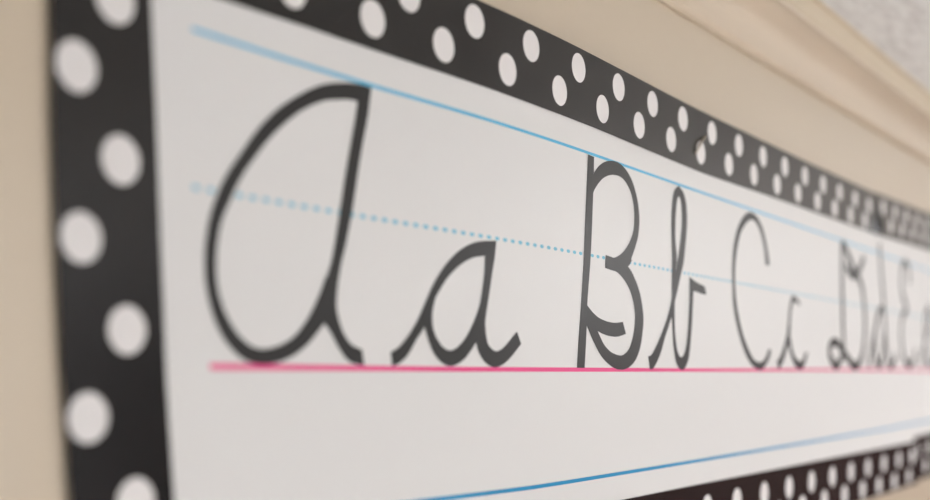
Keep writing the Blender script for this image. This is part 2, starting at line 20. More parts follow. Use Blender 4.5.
 'D':[[[1393.8,158.4,1383.4,159.0],[1393.6,155.0,1383.2,155.7],[1393.3,150.3,1382.8,151.0],[1393.0,144.8,1382.5,145.4],[1392.7,139.0,1382.2,139.3],[1392.6,133.1,1382.1,133.2],[1392.6,127.2,1382.1,127.0],[1392.8,120.8,1382.3,120.4],[1393.1,114.2,1382.6,113.7],[1393.5,107.5,1383.0,106.9],[1393.8,100.9,1383.4,100.2],[1394.3,94.3,1383.8,93.5],[1394.8,87.6,1384.3,86.7],[1395.3,80.9,1384.9,80.0],[1395.9,74.5,1385.4,73.5],[1396.4,68.4,1386.0,67.5],[1397.0,62.7,1386.5,61.7],[1397.5,57.3,1387.1,56.2],[1398.1,52.1,1387.6,51.0],[1398.6,47.3,1388.1,46.3],[1399.0,43.2,1388.6,41.9],[1399.5,39.8,1389.2,37.9],[1400.2,36.8,1389.9,34.7],[1400.8,33.7,1390.4,32.4],[1400.9,30.0,1390.5,31.0],[1400.0,26.0,1390.2,29.9],[1398.1,22.5,1389.4,28.5],[1395.6,19.5,1388.0,26.8],[1392.7,16.9,1386.0,25.0],[1389.5,14.6,1383.6,23.2],[1386.2,12.4,1380.7,21.4],[1382.5,10.2,1377.3,19.3],[1378.3,7.9,1373.5,17.3],[1373.6,5.7,1369.7,15.4],[1368.6,4.0,1366.0,14.2],[1363.3,3.2,1363.0,13.7],[1358.0,3.7,1360.0,14.0],[1352.9,5.1,1356.4,15.0],[1348.2,7.1,1352.6,16.6],[1344.0,9.3,1349.1,18.5],[1340.5,11.4,1346.2,20.2],[1337.3,13.6,1343.9,21.8],[1334.5,16.1,1342.0,23.5],[1332.0,19.0,1340.7,25.0],[1330.2,22.4,1340.1,26.0],[1329.6,26.6,1340.0,25.9],[1330.8,30.7,1340.0,25.7],[1333.2,33.8,1340.7,26.5],[1336.0,36.3,1342.2,27.8],[1339.3,38.3,1344.2,29.0],[1342.7,39.8,1346.4,30.0],[1346.4,40.9,1348.9,30.7],[1350.5,41.7,1352.0,31.3],[1354.8,42.1,1355.5,31.6],[1359.3,42.2,1359.1,31.7],[1363.7,41.9,1362.5,31.5],[1368.2,41.2,1366.0,30.9],[1372.7,40.0,1369.7,29.9],[1377.0,38.6,1373.6,28.6],[1381.2,37.1,1377.6,27.2],[1385.3,35.6,1381.6,25.7],[1389.3,34.1,1385.4,24.3],[1393.2,32.5,1389.1,22.8],[1397.0,30.8,1392.9,21.2],[1400.9,29.1,1396.8,19.5],[1405.0,27.4,1401.0,17.7],[1409.3,25.7,1405.3,15.9],[1413.9,23.8,1409.9,14.0],[1418.5,21.9,1414.6,12.1],[1423.0,20.1,1419.4,10.3],[1427.4,18.6,1423.9,8.7],[1431.7,17.0,1428.1,7.2],[1435.7,15.5,1432.2,5.6],[1439.3,14.4,1436.6,4.2],[1442.7,13.6,1441.3,3.2],[1446.1,13.4,1446.3,2.9],[1449.9,13.7,1451.4,3.3],[1454.1,14.5,1456.5,4.3],[1458.3,15.7,1461.7,5.8],[1462.3,17.3,1466.6,7.8],[1466.0,19.3,1471.3,10.2],[1469.6,21.5,1475.7,13.0],[1473.0,24.2,1479.8,16.3],[1476.2,27.3,1483.8,20.0],[1479.0,30.6,1487.4,24.2],[1481.4,34.1,1490.4,28.8],[1483.4,38.0,1493.0,33.8],[1485.0,42.5,1495.0,39.2],[1486.4,47.3,1496.6,44.8],[1487.4,52.2,1497.7,50.5],[1488.0,57.1,1498.4,56.3],[1488.1,61.9,1498.6,62.0],[1487.9,67.0,1498.3,67.9],[1487.3,72.1,1497.6,73.7],[1486.3,77.3,1496.6,79.4],[1485.2,82.3,1495.4,84.9],[1483.8,87.3,1493.8,90.4],[1482.1,92.3,1492.0,95.9],[1480.2,97.1,1489.8,101.4],[1478.1,101.4,1487.3,106.5],[1475.9,104.9,1484.3,111.2],[1473.6,107.5,1480.8,115.1],[1470.9,109.7,1477.0,118.2],[1467.8,111.6,1473.1,120.7],[1464.2,113.6,1469.3,122.8],[1460.5,115.7,1465.5,124.9],[1456.7,117.7,1461.4,127.1],[1452.7,119.5,1457.0,129.1],[1448.5,121.3,1452.7,131.0],[1444.1,123.3,1448.5,132.8],[1439.7,125.4,1444.4,134.8],[1435.4,127.7,1440.4,136.9],[1431.2,130.0,1436.3,139.1],[1427.0,132.4,1432.2,141.5],[1423.0,134.7,1428.2,143.8],[1419.0,136.9,1424.2,146.1],[1415.1,139.2,1420.3,148.3],[1411.2,141.4,1416.4,150.5],[1407.4,143.6,1412.6,152.7],[1403.9,145.6,1408.9,154.8],[1400.6,147.3,1405.3,156.7],[1397.5,148.8,1401.7,158.4],[1394.2,150.2,1398.2,159.9],[1391.2,151.4,1395.0,161.1],[1388.6,152.3,1392.4,162.1],[1386.7,153.1,1390.5,162.9]],[[1405.4,137.3,1400.5,127.9],[1407.9,136.0,1402.9,126.7],[1411.2,134.1,1406.3,124.8],[1415.1,132.2,1410.6,122.7],[1419.1,130.4,1415.3,120.6],[1423.0,129.1,1420.2,119.0],[1427.2,128.2,1425.2,117.9],[1431.8,127.4,1430.4,117.0],[1436.5,126.9,1435.9,116.4],[1441.1,126.8,1441.6,116.3],[1445.2,127.3,1447.1,117.0],[1449.2,128.3,1452.5,118.4],[1453.3,130.0,1457.6,120.4],[1457.4,132.1,1462.5,122.9],[1461.6,134.6,1467.1,125.6],[1465.7,137.2,1471.6,128.5],[1469.9,140.3,1476.4,132.0],[1474.4,144.0,1481.3,136.0],[1478.8,147.9,1485.8,140.1],[1482.6,151.3,1489.6,143.5],[1485.3,153.8,1492.3,145.9]]],
 'd':[[[1506.5,10.7,1515.3,4.9],[1508.8,14.2,1517.6,8.4],[1512.0,19.1,1520.8,13.3],[1515.9,24.8,1524.6,19.0],[1520.0,31.0,1528.7,25.1],[1524.2,37.1,1532.8,31.2],[1528.6,43.5,1537.2,37.5],[1533.4,50.5,1542.0,44.4],[1538.4,57.5,1546.9,51.4],[1543.2,64.1,1551.6,57.9],[1547.5,69.8,1555.8,63.3],[1551.2,74.4,1559.4,67.8],[1554.5,78.4,1562.5,71.6],[1557.7,82.0,1565.2,74.6],[1561.0,85.1,1567.8,77.0],[1564.8,87.8,1570.1,78.7],[1569.2,89.8,1572.6,79.9],[1573.7,90.9,1575.6,80.6],[1577.7,91.4,1578.8,81.0],[1580.8,91.7,1581.8,81.2],[1582.9,91.9,1584.1,81.5]],[[1573.6,82.1,1566.6,90.0],[1570.9,79.8,1564.0,87.7],[1567.1,76.6,1560.2,84.5],[1563.0,72.9,1555.7,80.5],[1559.1,68.9,1551.2,75.8],[1556.0,65.0,1547.3,70.8],[1553.4,60.5,1544.2,65.5],[1550.9,55.3,1541.3,59.7],[1548.7,50.0,1538.8,53.5],[1547.2,45.0,1537.0,47.3],[1546.6,40.7,1536.1,41.3],[1546.7,37.0,1536.3,35.5],[1547.6,33.2,1537.6,30.1],[1549.1,29.5,1539.6,25.0],[1551.0,26.2,1542.1,20.4],[1553.0,23.4,1545.1,16.5],[1555.5,20.9,1548.6,13.0],[1558.5,18.7,1552.8,9.8],[1561.6,16.9,1557.5,7.3],[1564.5,16.0,1562.7,5.7],[1566.7,15.9,1568.2,5.5],[1569.2,16.8,1573.5,7.2],[1572.5,18.6,1578.4,10.0],[1575.9,21.4,1583.0,13.7],[1579.1,24.7,1587.2,18.1],[1581.6,28.3,1590.8,23.2],[1583.7,33.1,1593.6,29.6],[1585.5,39.5,1595.7,36.9],[1587.1,46.4,1597.3,44.2],[1588.3,52.6,1598.6,50.5],[1589.2,57.0,1599.5,54.8]],[[1571.5,175.7,1561.3,173.2],[1572.7,171.1,1562.5,168.6],[1574.2,164.6,1564.1,162.1],[1576.2,156.9,1566.0,154.4],[1578.3,148.6,1568.1,146.0],[1580.5,140.3,1570.4,137.5],[1582.9,131.8,1572.9,128.9],[1585.7,122.6,1575.6,119.6],[1588.5,113.1,1578.5,110.1],[1591.4,103.3,1581.3,100.5],[1594.0,93.7,1583.8,91.1],[1596.3,83.8,1586.1,81.6],[1598.4,73.8,1588.1,71.7],[1600.3,64.0,1590.1,61.8],[1602.4,54.9,1592.3,52.2],[1604.8,46.8,1594.9,43.4],[1607.6,39.3,1597.9,35.4],[1610.7,32.3,1601.2,27.8],[1613.9,26.1,1604.8,20.9],[1617.1,21.1,1608.7,14.8],[1620.1,17.6,1612.9,9.9],[1622.7,15.8,1617.7,6.5],[1625.1,14.9,1623.0,4.7],[1627.8,14.8,1628.2,4.3],[1631.1,15.2,1633.1,4.9],[1634.5,16.1,1638.1,6.2],[1638.5,17.9,1643.7,8.8],[1643.4,21.1,1649.4,12.5],[1648.5,25.0,1654.9,16.6],[1653.0,28.5,1659.5,20.2],[1656.3,31.0,1662.6,22.6]]],
 'E':[[[1737.1,129.5,1747.2,132.4],[1736.0,133.2,1746.2,135.9],[1734.7,138.4,1744.8,141.3],[1733.1,144.0,1742.9,147.5],[1731.1,148.6,1740.2,153.8],[1729.1,151.3,1736.1,159.1],[1726.3,152.9,1730.6,162.5],[1722.0,154.3,1724.5,164.5],[1717.1,155.1,1718.1,165.5],[1712.5,155.2,1711.9,165.7],[1708.8,154.7,1706.3,164.9],[1706.0,153.6,1701.2,162.9],[1703.1,151.7,1696.6,160.0],[1700.6,149.3,1692.6,156.2],[1698.6,146.5,1689.4,151.6],[1697.3,143.4,1687.2,146.4],[1696.5,139.3,1686.1,140.6],[1696.2,134.3,1685.7,134.2],[1696.6,128.8,1686.2,127.3],[1697.8,123.6,1687.8,120.3],[1699.6,119.3,1691.0,113.4],[1703.5,115.2,1696.7,107.2],[1710.1,110.5,1704.2,101.8],[1717.6,105.7,1711.6,97.1],[1724.2,100.8,1716.9,93.2],[1728.3,93.9,1717.9,92.7],[1724.2,86.1,1718.4,94.9],[1717.7,83.7,1714.8,93.7],[1711.0,82.1,1708.3,92.2],[1705.3,80.3,1701.0,89.9],[1701.9,78.2,1694.8,85.9],[1699.6,74.9,1690.6,80.3],[1697.2,70.2,1687.6,74.3],[1695.4,65.1,1685.3,67.8],[1694.5,59.9,1684.0,60.9],[1694.5,55.0,1684.0,53.9],[1695.5,49.8,1685.4,46.9],[1697.6,43.9,1688.0,39.7],[1700.6,38.0,1691.5,32.7],[1704.2,32.7,1695.9,26.2],[1708.0,28.4,1700.9,20.7],[1712.6,25.0,1706.9,16.1],[1718.1,22.1,1713.8,12.5],[1724.3,19.7,1721.0,9.7],[1730.6,17.9,1728.3,7.7],[1736.3,17.0,1735.3,6.5],[1741.7,16.8,1742.2,6.3],[1747.3,17.4,1749.0,7.1],[1752.8,18.7,1755.7,8.6],[1757.9,20.4,1761.8,10.7],[1762.2,22.4,1767.5,13.3],[1765.8,25.0,1772.7,17.1],[1769.2,28.6,1777.1,21.7],[1772.4,32.6,1780.7,26.3],[1775.1,36.5,1783.5,30.2],[1777.2,39.2,1785.5,32.8]]],
 'e':[[[1811.1,12.5,1819.3,5.8],[1814.2,16.3,1822.4,9.7],[1818.6,21.7,1826.7,15.1],[1823.8,28.1,1831.9,21.4],[1829.5,35.0,1837.5,28.3],[1835.6,42.1,1843.4,35.1],[1842.5,49.6,1850.2,42.4],[1850.5,57.9,1858.1,50.6],[1858.6,66.2,1866.2,59.0],[1865.7,73.9,1873.6,66.9],[1871.0,80.1,1879.2,73.6],[1874.3,84.8,1883.1,79.0],[1876.4,88.3,1885.8,83.6],[1877.3,90.7,1887.5,87.9],[1877.5,92.0,1888.0,92.1],[1877.5,92.5,1887.2,96.4],[1877.2,93.0,1884.6,100.4],[1875.8,93.9,1880.8,103.2],[1873.6,94.8,1876.4,104.9],[1871.2,95.2,1871.5,105.7],[1869.1,95.0,1866.7,105.2],[1866.5,94.0,1862.2,103.6],[1863.1,92.3,1857.6,101.2],[1859.8,89.9,1852.9,97.7],[1857.0,86.9,1848.6,93.1],[1854.9,83.2,1845.3,87.4],[1853.2,77.9,1843.0,80.5],[1851.8,70.9,1841.4,72.5],[1851.0,63.2,1840.5,63.8],[1850.9,55.7,1840.4,55.1],[1851.7,49.0,1841.4,47.0],[1853.5,42.7,1843.5,39.3],[1856.2,36.1,1846.7,31.6],[1859.5,30.0,1850.7,24.3],[1863.3,25.0,1855.6,17.9],[1867.3,21.5,1861.4,12.8],[1871.7,19.4,1868.2,9.5],[1877.3,18.0,1875.7,7.7],[1883.4,17.6,1883.4,7.1],[1889.7,18.1,1891.1,7.7],[1895.3,19.2,1898.7,9.3],[1901.0,21.8,1906.2,12.7],[1907.5,26.2,1913.7,17.8],[1913.8,31.3,1920.5,23.2],[1919.5,36.1,1926.2,28.1],[1923.5,39.4,1930.1,31.3]]],
}
STAPLE=[[930.41, 192.02, 0.8], [931.63, 194.93, 1.6], [935.13, 198.75, 2.4], [938.3, 202.77, 2.6], [943.2, 206.48, 2.2], [952.47, 210.46, 0.8]]

def bulge(u):
    """distance of the slightly bowed paper from the wall at u metres along it"""
    u = min(max(u, UK[0]), UK[-1])
    i = min(max(bisect.bisect_left(UK, u) - 1, 0), len(UK) - 2)
    h = UK[i+1] - UK[i]; t = (u - UK[i]) / h
    return ((2*t**3 - 3*t*t + 1)*WK[i] + (t**3 - 2*t*t + t)*h*MK[i]
            + (-2*t**3 + 3*t*t)*WK[i+1] + (t**3 - t*t)*h*MK[i+1]) - .0004

CA, SA = math.cos(ALPHA), math.sin(ALPHA)
def wall_pt(u, v, off):
    """u, v in mm along and up the chart, off = metres in front of the bowed sheet"""
    um, vm = u/1000.0, v/1000.0
    return Vector((um*CA + vm*SA, -(bulge(um) + off), CAM_Z - um*SA + vm*CA))

# ---------------------------------------------------------------- materials
def mat(name, col, rough=0.5, spec=0.5, metal=0.0, noise=None, bump=None, emit=None, coat=None):
    m = bpy.data.materials.new(name); m.use_nodes = True
    nt = m.node_tree; b = nt.nodes['Principled BSDF']
    b.inputs['Base Color'].default_value = (*col, 1); b.inputs['Roughness'].default_value = rough
    b.inputs['Specular IOR Level'].default_value = spec; b.inputs['Metallic'].default_value = metal
    if coat:                                        # a coat of gloss paint
        b.inputs['Coat Weight'].default_value, b.inputs['Coat IOR'].default_value, b.inputs['Coat Roughness'].default_value = coat
    tc = nt.nodes.new('ShaderNodeTexCoord')
    if noise:
        sc, amt = noise
        mp = nt.nodes.new('ShaderNodeMapping'); mp.inputs['Scale'].default_value = sc
        n = nt.nodes.new('ShaderNodeTexNoise'); n.inputs['Scale'].default_value = 1; n.inputs['Detail'].default_value = 4
        mx = nt.nodes.new('ShaderNodeMix'); mx.data_type = 'RGBA'
        mx.inputs['A'].default_value = (*[c*(1-amt) for c in col], 1)
        mx.inputs['B'].default_value = (*[min(1, c*(1+amt)) for c in col], 1)
        nt.links.new(tc.outputs['Object'], mp.inputs['Vector']); nt.links.new(mp.outputs[0], n.inputs['Vector'])
        nt.links.new(n.outputs['Fac'], mx.inputs['Factor']); nt.links.new(mx.outputs['Result'], b.inputs['Base Color'])
    if bump:
        sc, st = bump
        n2 = nt.nodes.new('ShaderNodeTexNoise'); n2.inputs['Scale'].default_value = sc; n2.inputs['Detail'].default_value = 3
        bp = nt.nodes.new('ShaderNodeBump'); bp.inputs['Strength'].default_value = st; bp.inputs['Distance'].default_value = 0.002
        nt.links.new(tc.outputs['Object'], n2.inputs['Vector']); nt.links.new(n2.outputs['Fac'], bp.inputs['Height'])
        nt.links.new(bp.outputs[0], b.inputs['Normal'])
    if emit:
        b.inputs['Emission Color'].default_value = (*emit[0], 1); b.inputs['Emission Strength'].default_value = emit[1]
    return m

M = dict(
    wall=mat('painted_wall', (.58, .475, .348), .35, .4, noise=((3, 3, 3), .03), bump=(140, .10), coat=(1.0, 1.5, .28)),
    trim=mat('painted_moulding', (.66, .535, .40), .35, .4, noise=((4, 4, 4), .02), coat=(.8, 1.5, .28)),
    angle=mat('beige_wall_angle', (.66, .55, .41), .4, .5, noise=((6, 6, 6), .02)),
    carpet=mat('pale_floor_tile', (.6, .58, .56), .7, .3, noise=((60, 60, 60), .25), bump=(300, .4)),
    dark=mat('dark_red_brown_paint', (.075, .035, .032), .6, .3, noise=((3, 3, 3), .1)),
    paper=mat('white_chart_paper', (.715, .695, .675), .42, .35, noise=((5, 5, 5), .008)),
    ink=mat('black_letter_ink', (.016, .0145, .013), .4, .36, noise=((40, 40, 40), .05)),
    blue=mat('blue_line_ink', (.010, .255, .48), .42, .35, noise=((40, 40, 40), .03)),
    light_blue=mat('light_blue_line_ink', (.09, .44, .66), .42, .35, noise=((40, 40, 40), .03)),
    pale_blue=mat('pale_blue_dot_ink', (.16, .47, .60), .42, .35, noise=((40, 40, 40), .03)),
    pink=mat('pink_line_ink', (.78, .065, .24), .42, .35, noise=((40, 40, 40), .03)),
    black=mat('black_trim_card', (.004, .003, .0025), .24, .5, noise=((30, 30, 30), .05)),
    dot=mat('white_dot_print', (.76, .725, .705), .4, .4, noise=((10, 10, 10), .01)),
    edge=mat('card_edge', (.03, .027, .025), .7, .3, noise=((30, 30, 30), .05)),
    steel=mat('staple_steel', (.5, .45, .37), .3, .5, 1.0, noise=((300, 300, 300), .1)),
    frame=mat('white_painted_frame', (.75, .74, .72), .5, .4, noise=((5, 5, 5), .02)),
    lamp=mat('lamp_diffuser', (.9, .9, .88), .5, .4, emit=((.97, .98, 1), 15)),
    pane=mat('daylit_pane', (.9, .9, .9), .3, .4, emit=((.93, .97, 1), 8)),
)
def ceiling_material():
    m = bpy.data.materials.new('fissured_ceiling_tile'); m.use_nodes = True
    nt = m.node_tree; b = nt.nodes['Principled BSDF']; b.inputs['Roughness'].default_value = .9
    tc = nt.nodes.new('ShaderNodeTexCoord'); mp = nt.nodes.new('ShaderNodeMapping')
    mp.inputs['Scale'].default_value = (28, 100, 1)
    n = nt.nodes.new('ShaderNodeTexNoise'); n.inputs['Scale'].default_value = 1.0; n.inputs['Detail'].default_value = 3; n.inputs['Roughness'].default_value = .6
    r = nt.nodes.new('ShaderNodeValToRGB'); r.color_ramp.elements[0].position = .34; r.color_ramp.elements[1].position = .56
    r.color_ramp.elements[0].color = (.70, .675, .67, 1); r.color_ramp.elements[1].color = (.84, .825, .82, 1)
    bp = nt.nodes.new('ShaderNodeBump'); bp.inputs['Strength'].default_value = .3; bp.inputs['Distance'].default_value = .003
    nt.links.new(tc.outputs['Object'], mp.inputs['Vector']); nt.links.new(mp.outputs[0], n.inputs['Vector'])
    nt.links.new(n.outputs['Fac'], r.inputs['Fac']); nt.links.new(r.outputs[0], b.inputs['Base Color'])
    nt.links.new(n.outputs['Fac'], bp.inputs['Height']); nt.links.new(bp.outputs[0], b.inputs['Normal'])
    return m
M['ceiling'] = ceiling_material()

# ---------------------------------------------------------------- object helpers
def obj(name, bm, mats, parent=None, smooth=False):
    me = bpy.data.meshes.new(name); bm.to_mesh(me); bm.free()
    if not isinstance(mats, (list, tuple)): mats = [mats]
    for k in mats: me.materials.append(M[k])
    if smooth:
        for p in me.polygons: p.use_smooth = True
        me.set_sharp_from_angle(angle=math.radians(30))
    o = bpy.data.objects.new(name, me); C.objects.link(o)
    if parent: o.parent = parent
    return o
def box(bm, x0, x1, y0, y1, z0, z1, mi=0):
    vs = [bm.verts.new((x, y, z)) for x in (x0, x1) for y in (y0, y1) for z in (z0, z1)]
    for f in ((0,1,3,2), (4,6,7,5), (0,4,5,1), (2,3,7,6), (0,2,6,4), (1,5,7,3)):
        bm.faces.new([vs[i] for i in f]).material_index = mi
def struct(name, bm, m, smooth=False):
    o = obj(name, bm, m, smooth=smooth); o['kind'] = 'structure'; return o
def tag(o, label, cat, group=None):
    o['label'] = label; o['category'] = cat
    if group: o['group'] = group
    return o
def recentre(o):
    """put the origin of a mesh object at the middle of its geometry"""
    vs = [v.co for v in o.data.vertices]
    c = Vector([(min(v[i] for v in vs) + max(v[i] for v in vs))/2 for i in range(3)])
    o.data.transform(Matrix.Translation(-c)); o.location = o.location + c

def strip(bm, us, lo, hi, off, thick=.0003, rows=4, mi=0, edge_mi=0):
    """a solid sheet over the bowed surface: us in mm, lo/hi/off functions of u"""
    F_, B_ = [], []
    for u in us:
        a, b = lo(u), hi(u)
        vv = [a + (b - a)*k/rows for k in range(rows + 1)]
        F_.append([bm.verts.new(wall_pt(u, v, off(u, v) + thick)) for v in vv])
        B_.append([bm.verts.new(wall_pt(u, v, off(u, v))) for v in vv])
    n = len(us)
    for i in range(n - 1):
        for k in range(rows):
            bm.faces.new((F_[i][k], F_[i+1][k], F_[i+1][k+1], F_[i][k+1])).material_index = mi
            bm.faces.new((B_[i][k], B_[i][k+1], B_[i+1][k+1], B_[i+1][k])).material_index = edge_mi
        bm.faces.new((F_[i][0], B_[i][0], B_[i+1][0], F_[i+1][0])).material_index = edge_mi
        bm.faces.new((F_[i][rows], F_[i+1][rows], B_[i+1][rows], B_[i][rows])).material_index = edge_mi
    for k in range(rows):
        bm.faces.new((F_[0][k], F_[0][k+1], B_[0][k+1], B_[0][k])).material_index = edge_mi
        bm.faces.new((F_[n-1][k], B_[n-1][k], B_[n-1][k+1], F_[n-1][k+1])).material_index = edge_mi
def rng(a, b, step):
    n = max(1, int(round((b - a)/step))); return [a + (b - a)*i/n for i in range(n + 1)]
def disc(bm, u, v, ru, rv, off, mi=0, seg=28, clip=None):
    pts = []
    for k in range(seg):
        t = 2*math.pi*k/seg; uu, vv = u + ru*math.cos(t), v + rv*math.sin(t)
        if clip: uu, vv = clip(uu, vv)
        pts.append((uu, vv))
    c = bm.verts.new(wall_pt(u, v, off(u, v)))
    vs = [bm.verts.new(wall_pt(p[0], p[1], off(*p))) for p in pts]
    for k in range(seg):
        try: bm.faces.new((c, vs[k], vs[(k+1) % seg])).material_index = mi
        except ValueError: pass
def lerp(pts):
    def f(u):
        if u <= pts[0][0]: i = 0
        elif u >= pts[-1][0]: i = len(pts) - 2
        else: i = max(k for k in range(len(pts) - 1) if pts[k][0] <= u)
        (a, p), (b, q) = pts[i], pts[i+1]
        return p + (q - p)*(u - a)/(b - a)
    return f

# ---------------------------------------------------------------- the room
X0, X1, Y1, CEIL = -0.9, 6.2, -5.2, 2.06+.378
bm = bmesh.new(); box(bm, X0, X1, 0, .12, 0, CEIL + .1); box(bm, .085, X1, -.014, 0, 0, .1); struct('wall_back', bm, 'wall')
bm = bmesh.new(); box(bm, X0 - .12, X0, Y1, .12, 0, CEIL + .1); struct('wall_left', bm, 'frame')
bm = bmesh.new(); box(bm, X1, X1 + .12, Y1, .12, 0, CEIL + .1); struct('wall_right', bm, 'dark')
bm = bmesh.new(); box(bm, X0 - .12, X1 + .12, Y1 - .12, Y1, 0, CEIL + .1); struct('wall_front', bm, 'dark')
bm = bmesh.new(); box(bm, X0 - .12, X1 + .12, Y1 - .12, .12, -.1, 0); struct('floor', bm, 'carpet')
bm = bmesh.new(); box(bm, X0, X1, Y1, 0, CEIL, CEIL + .1); struct('ceiling', bm, 'ceiling')

# an unseen dark pier, added just left of the picture to shade the wall
bm = bmesh.new(); box(bm, -.45, .085, -.2, 0, 0, CEIL); struct('shade_pier', bm, 'dark')

def profile(name, pts, m):
    """extrude a (distance from wall, height) profile along the whole wall"""
    bm = bmesh.new()
    a = [bm.verts.new((.085, -w, z)) for w, z in pts]; b = [bm.verts.new((X1, -w, z)) for w, z in pts]
    n = len(pts)
    for i in range(n):
        j = (i + 1) % n; bm.faces.new((a[i], a[j], b[j], b[i]))
    bm.faces.new(a[::-1]); bm.faces.new(b)
    bmesh.ops.recalc_face_normals(bm, faces=bm.faces)
    return struct(name, bm, m)
z = CAM_Z
cove = []
for k in range(13):                          # hollow of the cove: upright at the bottom, facing down at the top
    t = math.pi/2*k/12
    cove.append((.008 + .022*(1 - math.cos(t)), z + .303 + .0445*math.sin(t)))
profile('trim_1', [(0, z + .297), (.003, z + .2965), (.0065, z + .2985), (.008, z + .302)] + cove + [(.030, z + .352), (0, z + .352)], 'trim')
profile('trim_2', [(0, z + .352), (.030, z + .352), (.0312, z + .3535), (.0312, CEIL - .004), (.034, CEIL - .004), (.034, CEIL - .0005), (0, CEIL - .0005)], 'angle')

# daylight windows in the wall opposite and lamps in the ceiling, all out of the picture
def window(name, xa, xb, za, zb):
    bm = bmesh.new(); f = .05
    for x0, x1, z0, z1 in ((xa, xb, za, za + f), (xa, xb, zb - f, zb), (xa, xa + f, za + f, zb - f), (xb - f, xb, za + f, zb - f),
                           ((xa + xb)/2 - f/2, (xa + xb)/2 + f/2, za + f, zb - f)):
        box(bm, x0, x1, Y1, Y1 + .05, z0, z1, 0)
    box(bm, xa + f, xb - f, Y1 + .01, Y1 + .02, za + f, zb - f, 1)
    return struct(name, bm, ['frame', 'pane'])
for i, w in enumerate([(.7, 1.7, .9, 2.1), (1.9, 2.8, .9, 2.1)]): window('window_%d' % (i + 1), *w)
for i, (lx, ly) in enumerate([(3.3, -1.5), (5.3, -2.3), (1.6, -3.3)]):
    t = bpy.data.objects.new('ceiling_light', None); C.objects.link(t); t.location = (lx, ly, CEIL)
    tag(t, 'white recessed ceiling lamp panel above the room', 'lamp', 'ceiling lamps')
    bm = bmesh.new()
    for a in ((-.62, .62, -.32, -.29), (-.62, .62, .29, .32), (-.62, -.59, -.29, .29), (.59, .62, -.29, .29)):
        box(bm, *a, -.02, 0)
    obj('lamp_frame', bm, 'frame', t)
    bm = bmesh.new(); box(bm, -.59, .59, -.29, .29, -.012, -.001); obj('diffuser', bm, 'lamp', t)

# ---------------------------------------------------------------- the alphabet chart
chart = bpy.data.objects.new('alphabet_chart', None); C.objects.link(chart)
tag(chart, 'long white wall chart of black cursive alphabet letters on blue and pink lines', 'chart')
U_END = 2600.0
zero = lambda u, v: 0.0
bm = bmesh.new()
strip(bm, rng(312, U_END, 14), lambda u: -154.0, lambda u: 207.0, zero, rows=6)
obj('paper_sheet', bm, 'paper', chart, True)
PT = .0003
def line(u0, u1, vf, w, m, label):
    bm = bmesh.new(); us = rng(u0, u1, 10); prev = None
    for u in us:
        c = [bm.verts.new(wall_pt(u, vf(u) + s*w/2, PT + .00008)) for s in (-1, 1)]
        if prev: bm.faces.new((prev[0], c[0], c[1], prev[1]))
        prev = c
    o = obj('guide_line', bm, m, chart, True); o['label'] = label
line(360, U_END, lerp([(360, 158.9), (495, 159.3), (600, 160.0), (2600, 161.0)]), 2.1, 'light_blue', 'solid blue top line')
line(371, U_END, lerp([(374, 3.0), (570, 2.3), (940, 2.6), (1423, 4.0), (2600, 5.0)]), 3.0, 'pink', 'solid pink base line')
line(381, U_END, lerp([(381, -73.0), (549, -75.2), (651, -76.6), (927, -77.3), (1570, -76.7), (1812, -75.0), (2600, -72)]), 2.7, 'blue', 'solid blue bottom line')
bm = bmesh.new(); u = 362.5
while u < U_END:
    disc(bm, u, 85.9, 2.6, 1.3, lambda a, b: PT + .00008, seg=10); u += 9.1
obj('dotted_line', bm, 'pale_blue', chart, True)['label'] = 'blue dotted middle line'

NAMES = dict(A='capital_letter', a='small_letter', B='capital_letter', b='small_letter', C='capital_letter', c='small_letter',
             D='capital_letter', d='small_letter', E='capital_letter', e='small_letter')
for ch, strokes in LETTERS.items():
    bm = bmesh.new()
    grow = dict(A=.7, a=.4).get(ch, .15)               # the ink is a little fatter at the bold left letters
    for si, st in enumerate(strokes):
        prev = None; off = PT + .00020 + .00003*si
        for ul, vl, ur, vr in st:
            d = math.hypot(ur - ul, vr - vl) or 1; gu, gv = grow*(ur - ul)/d, grow*(vr - vl)/d
            ul, vl, ur, vr = ul - gu, vl - gv, ur + gu, vr + gv
            c = [bm.verts.new(wall_pt(ul, vl, off)), bm.verts.new(wall_pt((ul+ur)/2, (vl+vr)/2, off)), bm.verts.new(wall_pt(ur, vr, off))]
            if prev:
                for k in (0, 1):
                    f = bm.faces.new((prev[k], c[k], c[k+1], prev[k+1]))
                    f.normal_update()
                    if f.normal.y > 0: f.normal_flip()
            prev = c
    o = obj(NAMES[ch], bm, 'ink', chart)
    o['label'] = 'black cursive %s letter %s' % ('capital' if ch.isupper() else 'small', ch)

# ---------------------------------------------------------------- the polka dot border strips
GROUP = 'polka dot border strips'
def border(us, lo, hi, off, dots, label, thick=.0003):
    bm = bmesh.new()
    strip(bm, us, lo, hi, off, thick, rows=8, mi=0, edge_mi=2)
    for u, v, ru, rv in dots:
        cl = lambda a, b: (min(max(a, us[0] + .4), us[-1] - .4), min(max(b, lo(a) + .4), hi(a) - .4))
        disc(bm, u, v, ru, rv, lambda a, b: off(a, b) + thick + .0001, mi=1, clip=cl)
    o = obj('border_strip', bm, ['black', 'dot', 'edge'], smooth=True); recentre(o)
    return tag(o, label, 'border strip', GROUP)

